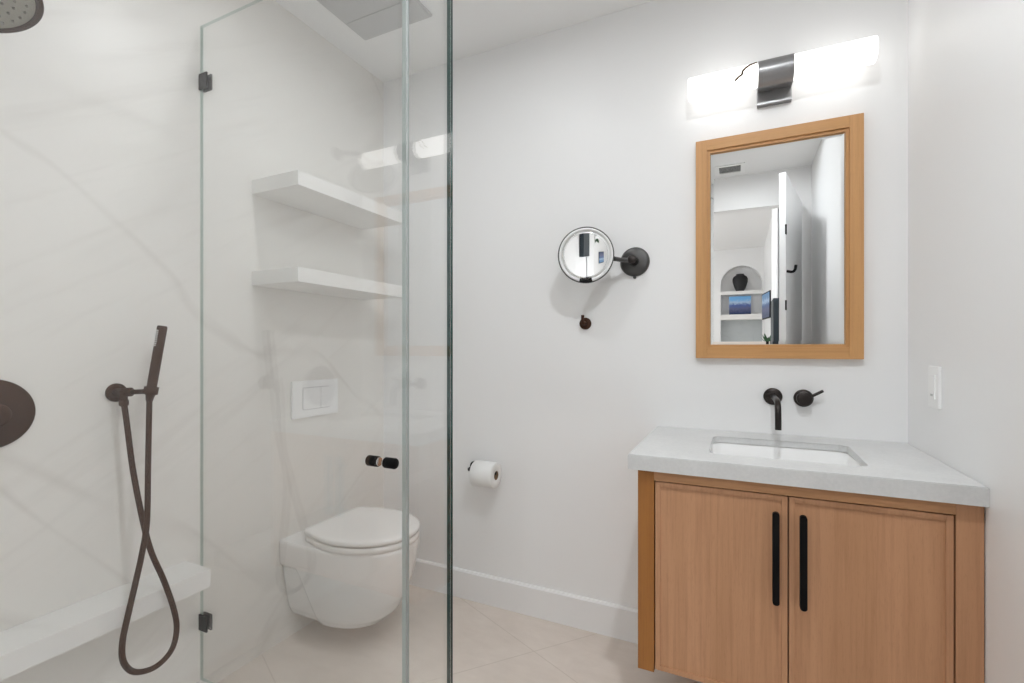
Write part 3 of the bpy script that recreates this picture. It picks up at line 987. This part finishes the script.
# ------------------------------------------------------------------ ceiling fittings
for lx, ly, mat, lab in ((0.06, 0.55, M['down'], 'lit round recessed ceiling light over the room in front of the vanity'),
                         (-0.82, 1.08, M['down_dim'], 'lit round recessed ceiling light over the glass shower screen')):
    dn_ = thing('recessed_downlight', lab, 'ceiling light', (lx, ly, ZC), 'recessed bathroom ceiling lights')
    bm = BM(); add_lathe(bm, (lx, ly, ZC), (0, 0, -1), [(0, 0.060), (0.004, 0.059), (0.006, 0.048), (0.004, 0.036), (0.0, 0.036), (0, 0.060)], 48)
    part('trim_ring', bm, M['plastic'], dn_)
    bm = BM(); add_lathe(bm, (lx, ly, ZC), (0, 0, -1), [(0.0002, 0.0355), (0.003, 0.0355), (0.003, 0)], 40)
    part('lens', bm, mat, dn_, 'glowing white lens')

ef = thing('exhaust_fan', 'square grey exhaust fan grille in the ceiling above the toilet', 'ceiling vent', (-1.287, 1.42, ZC))
bm = BM()
add_box(bm, (-1.462, 1.245, ZC - 0.010), (-1.112, 1.596, ZC), 0.003)
part('cover', bm, M['grille'], ef)
bm = BM()
add_box(bm, (-1.452, 1.478, ZC - 0.0125), (-1.122, 1.586, ZC - 0.0102), 0.001)
add_box(bm, (-1.452, 1.255, ZC - 0.0125), (-1.122, 1.472, ZC - 0.0102), 0.001)
part('grille', bm, M['grille'], ef)

av = thing('air_vent', 'white rectangular air vent in the ceiling seen in the mirror', 'ceiling vent', (-0.054, -0.14, ZC))
bm = BM()
add_box(bm, (-0.158, -0.245, ZC - 0.007), (-0.128, -0.045, ZC), 0.002)
add_box(bm, (0.018, -0.245, ZC - 0.007), (0.048, -0.045, ZC), 0.002)
add_box(bm, (-0.128, -0.245, ZC - 0.007), (0.018, -0.215, ZC), 0.002)
add_box(bm, (-0.128, -0.075, ZC - 0.007), (0.018, -0.045, ZC), 0.002)
part('frame', bm, M['plastic'], av)
part('vent_shade', bx((-0.128, -0.215, ZC - 0.0012), (0.018, -0.075, ZC - 0.0002)), M['black'], av, 'black sheet painting the dark inside the vent')  # flat black sheet stands in for the darkness behind the slats
bm = BM()
for k in range(7):
    y = -0.205 + 0.02 * k
    add_prism(bm, [(-0.128, y, ZC - 0.002), (-0.128, y + 0.012, ZC - 0.007), (-0.128, y + 0.0135, ZC - 0.006), (-0.128, y + 0.0015, ZC - 0.001)], (0.146, 0, 0))
part('slats', bm, M['plastic'], av)

bm = BM()
cy0, cy1, nn = -1.98, -1.44, 88
front, rear = [], []
for k in range(nn + 1):
    y = cy0 + (cy1 - cy0) * k / nn
    d = 0.014 + 0.012 * math.sin(2 * PI * k / 8)
    front.append((BX1 - 0.012 - d, y)); rear.append((BX1 - 0.008 - d, y))
pts = front + list(reversed(rear))
add_prism(bm, [(x, y, 0.01) for x, y in pts], (0, 0, 2.70))
solo('curtain', bm, M['curtain'], 'white pleated curtain on the bedroom side wall', 'curtain', (BX1 - 0.04, -1.71, 0.01))

lamp = thing('bedroom_fill_light', 'unseen round ceiling light added in the bedroom as fill through the bathroom door', 'ceiling light', (-0.10, -1.25, BZ))  # added out of view to brighten the floor and vanity front through the doorway
bm = BM(); add_lathe(bm, (-0.10, -1.25, BZ), (0, 0, -1), [(0, 0.060), (0.004, 0.059), (0.006, 0.048), (0.004, 0.036), (0.0, 0.036), (0, 0.060)], 48)
part('trim_ring', bm, M['plastic'], lamp)
bm = BM(); add_lathe(bm, (-0.10, -1.25, BZ), (0, 0, -1), [(0.0002, 0.0355), (0.003, 0.0355), (0.003, 0)], 40)
part('lens', bm, M['down'], lamp, 'glowing white lens')

# ------------------------------------------------------------------ bedroom things seen in the mirror
solo('niche_shelf', bx((-0.250, BY - 0.20, 2.010), (0.340, BY + 0.01, 2.062), 0.003), M['slab'], 'white shelf in the arched bedroom niche under the black vase', 'shelf', (0.045, BY - 0.1, 2.01))
solo('mantel_shelf', bx((-0.250, BY - 0.20, 1.612), (0.340, BY + 0.10, 1.690), 0.003), M['slab'], 'thick white mantel shelf under the blue picture', 'shelf', (0.045, BY - 0.05, 1.612))
solo('stone_facing', bx((-0.2495, BY - 0.2005, 0.0), (0.3395, BY - 0.12, 1.612)), M['tile_grey'], 'grey stone facing in the niche below the mantel shelf', 'fireplace facing', (0.045, BY - 0.16, 0))
vs = thing('clay_vase', 'rounded black clay vase on the niche shelf', 'vase', (0.03, BY - 0.09, 2.062))
bm = BM(); add_lathe(bm, (0.03, BY - 0.09, 2.062), (0, 0, 1), [(0, 0.05), (0.01, 0.058), (0.07, 0.085), (0.15, 0.108), (0.20, 0.110), (0.235, 0.095), (0.255, 0.065), (0.262, 0.055), (0.275, 0.058), (0.275, 0.048), (0.20, 0.045), (0.20, 0)], 40)
part('body', bm, M['vase'], vs)
solo('canvas_picture', bx((-0.128, BY - 0.08, 1.690), (0.184, BY - 0.055, 1.985), 0.002), M['picture'], 'blue townscape picture leaning on the mantel shelf', 'picture', (0.028, BY - 0.07, 1.69))
tv = thing('television', 'small flat black television angled out from the bedroom side wall', 'television', (0.315, -2.97, 1.53))
def slab_between(p, q, d0, d1, z0, z1, m=0.0):
    p, q = Vector((*p, 0)), Vector((*q, 0))
    t = (q - p).normalized()
    n = Vector((-t.y, t.x, 0))
    if n.x > 0:
        n = -n
    p, q = p + t * m, q - t * m
    bm = BM()
    pts = [p + n * d0, q + n * d0, q + n * d1, p + n * d1]
    add_prism(bm, [(a.x, a.y, z0) for a in pts], (0, 0, z1 - z0))
    return bm
TP, TQ = (0.282, -3.20), (0.345, -2.74)
part('casing', slab_between(TP, TQ, -0.012, 0.0, 1.53, 1.86), M['black'], tv)
part('screen', slab_between(TP, TQ, 0.0002, 0.002, 1.545, 1.845, 0.012), M['screen'], tv, 'blue picture on screen')
part('wall_bracket', bx((0.324, -3.02, 1.66), (BX1 - 0.0005, -2.96, 1.73)), M['black'], tv)

solo('tall_cabinet', bx((0.282, -1.40, 0.0), (BX1 - 0.001, -1.02, 1.60), 0.004), M['teal'], 'narrow dark cabinet beside the bedroom doorway', 'cabinet', (0.32, -1.2, 0))
pl = thing('potted_plant', 'small green potted plant on a slim stand in the bedroom', 'plant', (0.302, -2.22, 0))
bm = BM(); add_lathe(bm, (0.302, -2.22, 0), (0, 0, 1), [(0, 0.06), (0.015, 0.06), (0.02, 0.015), (1.10, 0.015), (1.11, 0.05), (1.125, 0.05), (1.125, 0)], 24)
part('stand', bm, M['black'], pl)
bm = BM(); add_lathe(bm, (0.302, -2.22, 1.125), (0, 0, 1), [(0, 0.035), (0.09, 0.048), (0.09, 0.040), (0.07, 0.038), (0.07, 0)], 24)
part('pot', bm, M['plastic'], pl)
bm = BM()
for k in range(26):
    a = 2.4 * k
    o = Vector((0.302, -2.22, 1.19))
    d = Vector((math.cos(a) * 0.5, math.sin(a) * 0.5, 0.6 + 0.6 * (k % 5) / 5)).normalized()
    s_ = d.cross(Vector((0, 0, 1))).normalized() * 0.014
    q = o + d * (0.08 + 0.09 * ((k * 7) % 10) / 10)
    v = [bm.verts.new(p) for p in (o, o + (q - o) * 0.6 + s_, q, o + (q - o) * 0.6 - s_ + Vector((0, 0, 0.004)))]
    bm.faces.new(v)
part('foliage', bm, M['leaf'], pl)
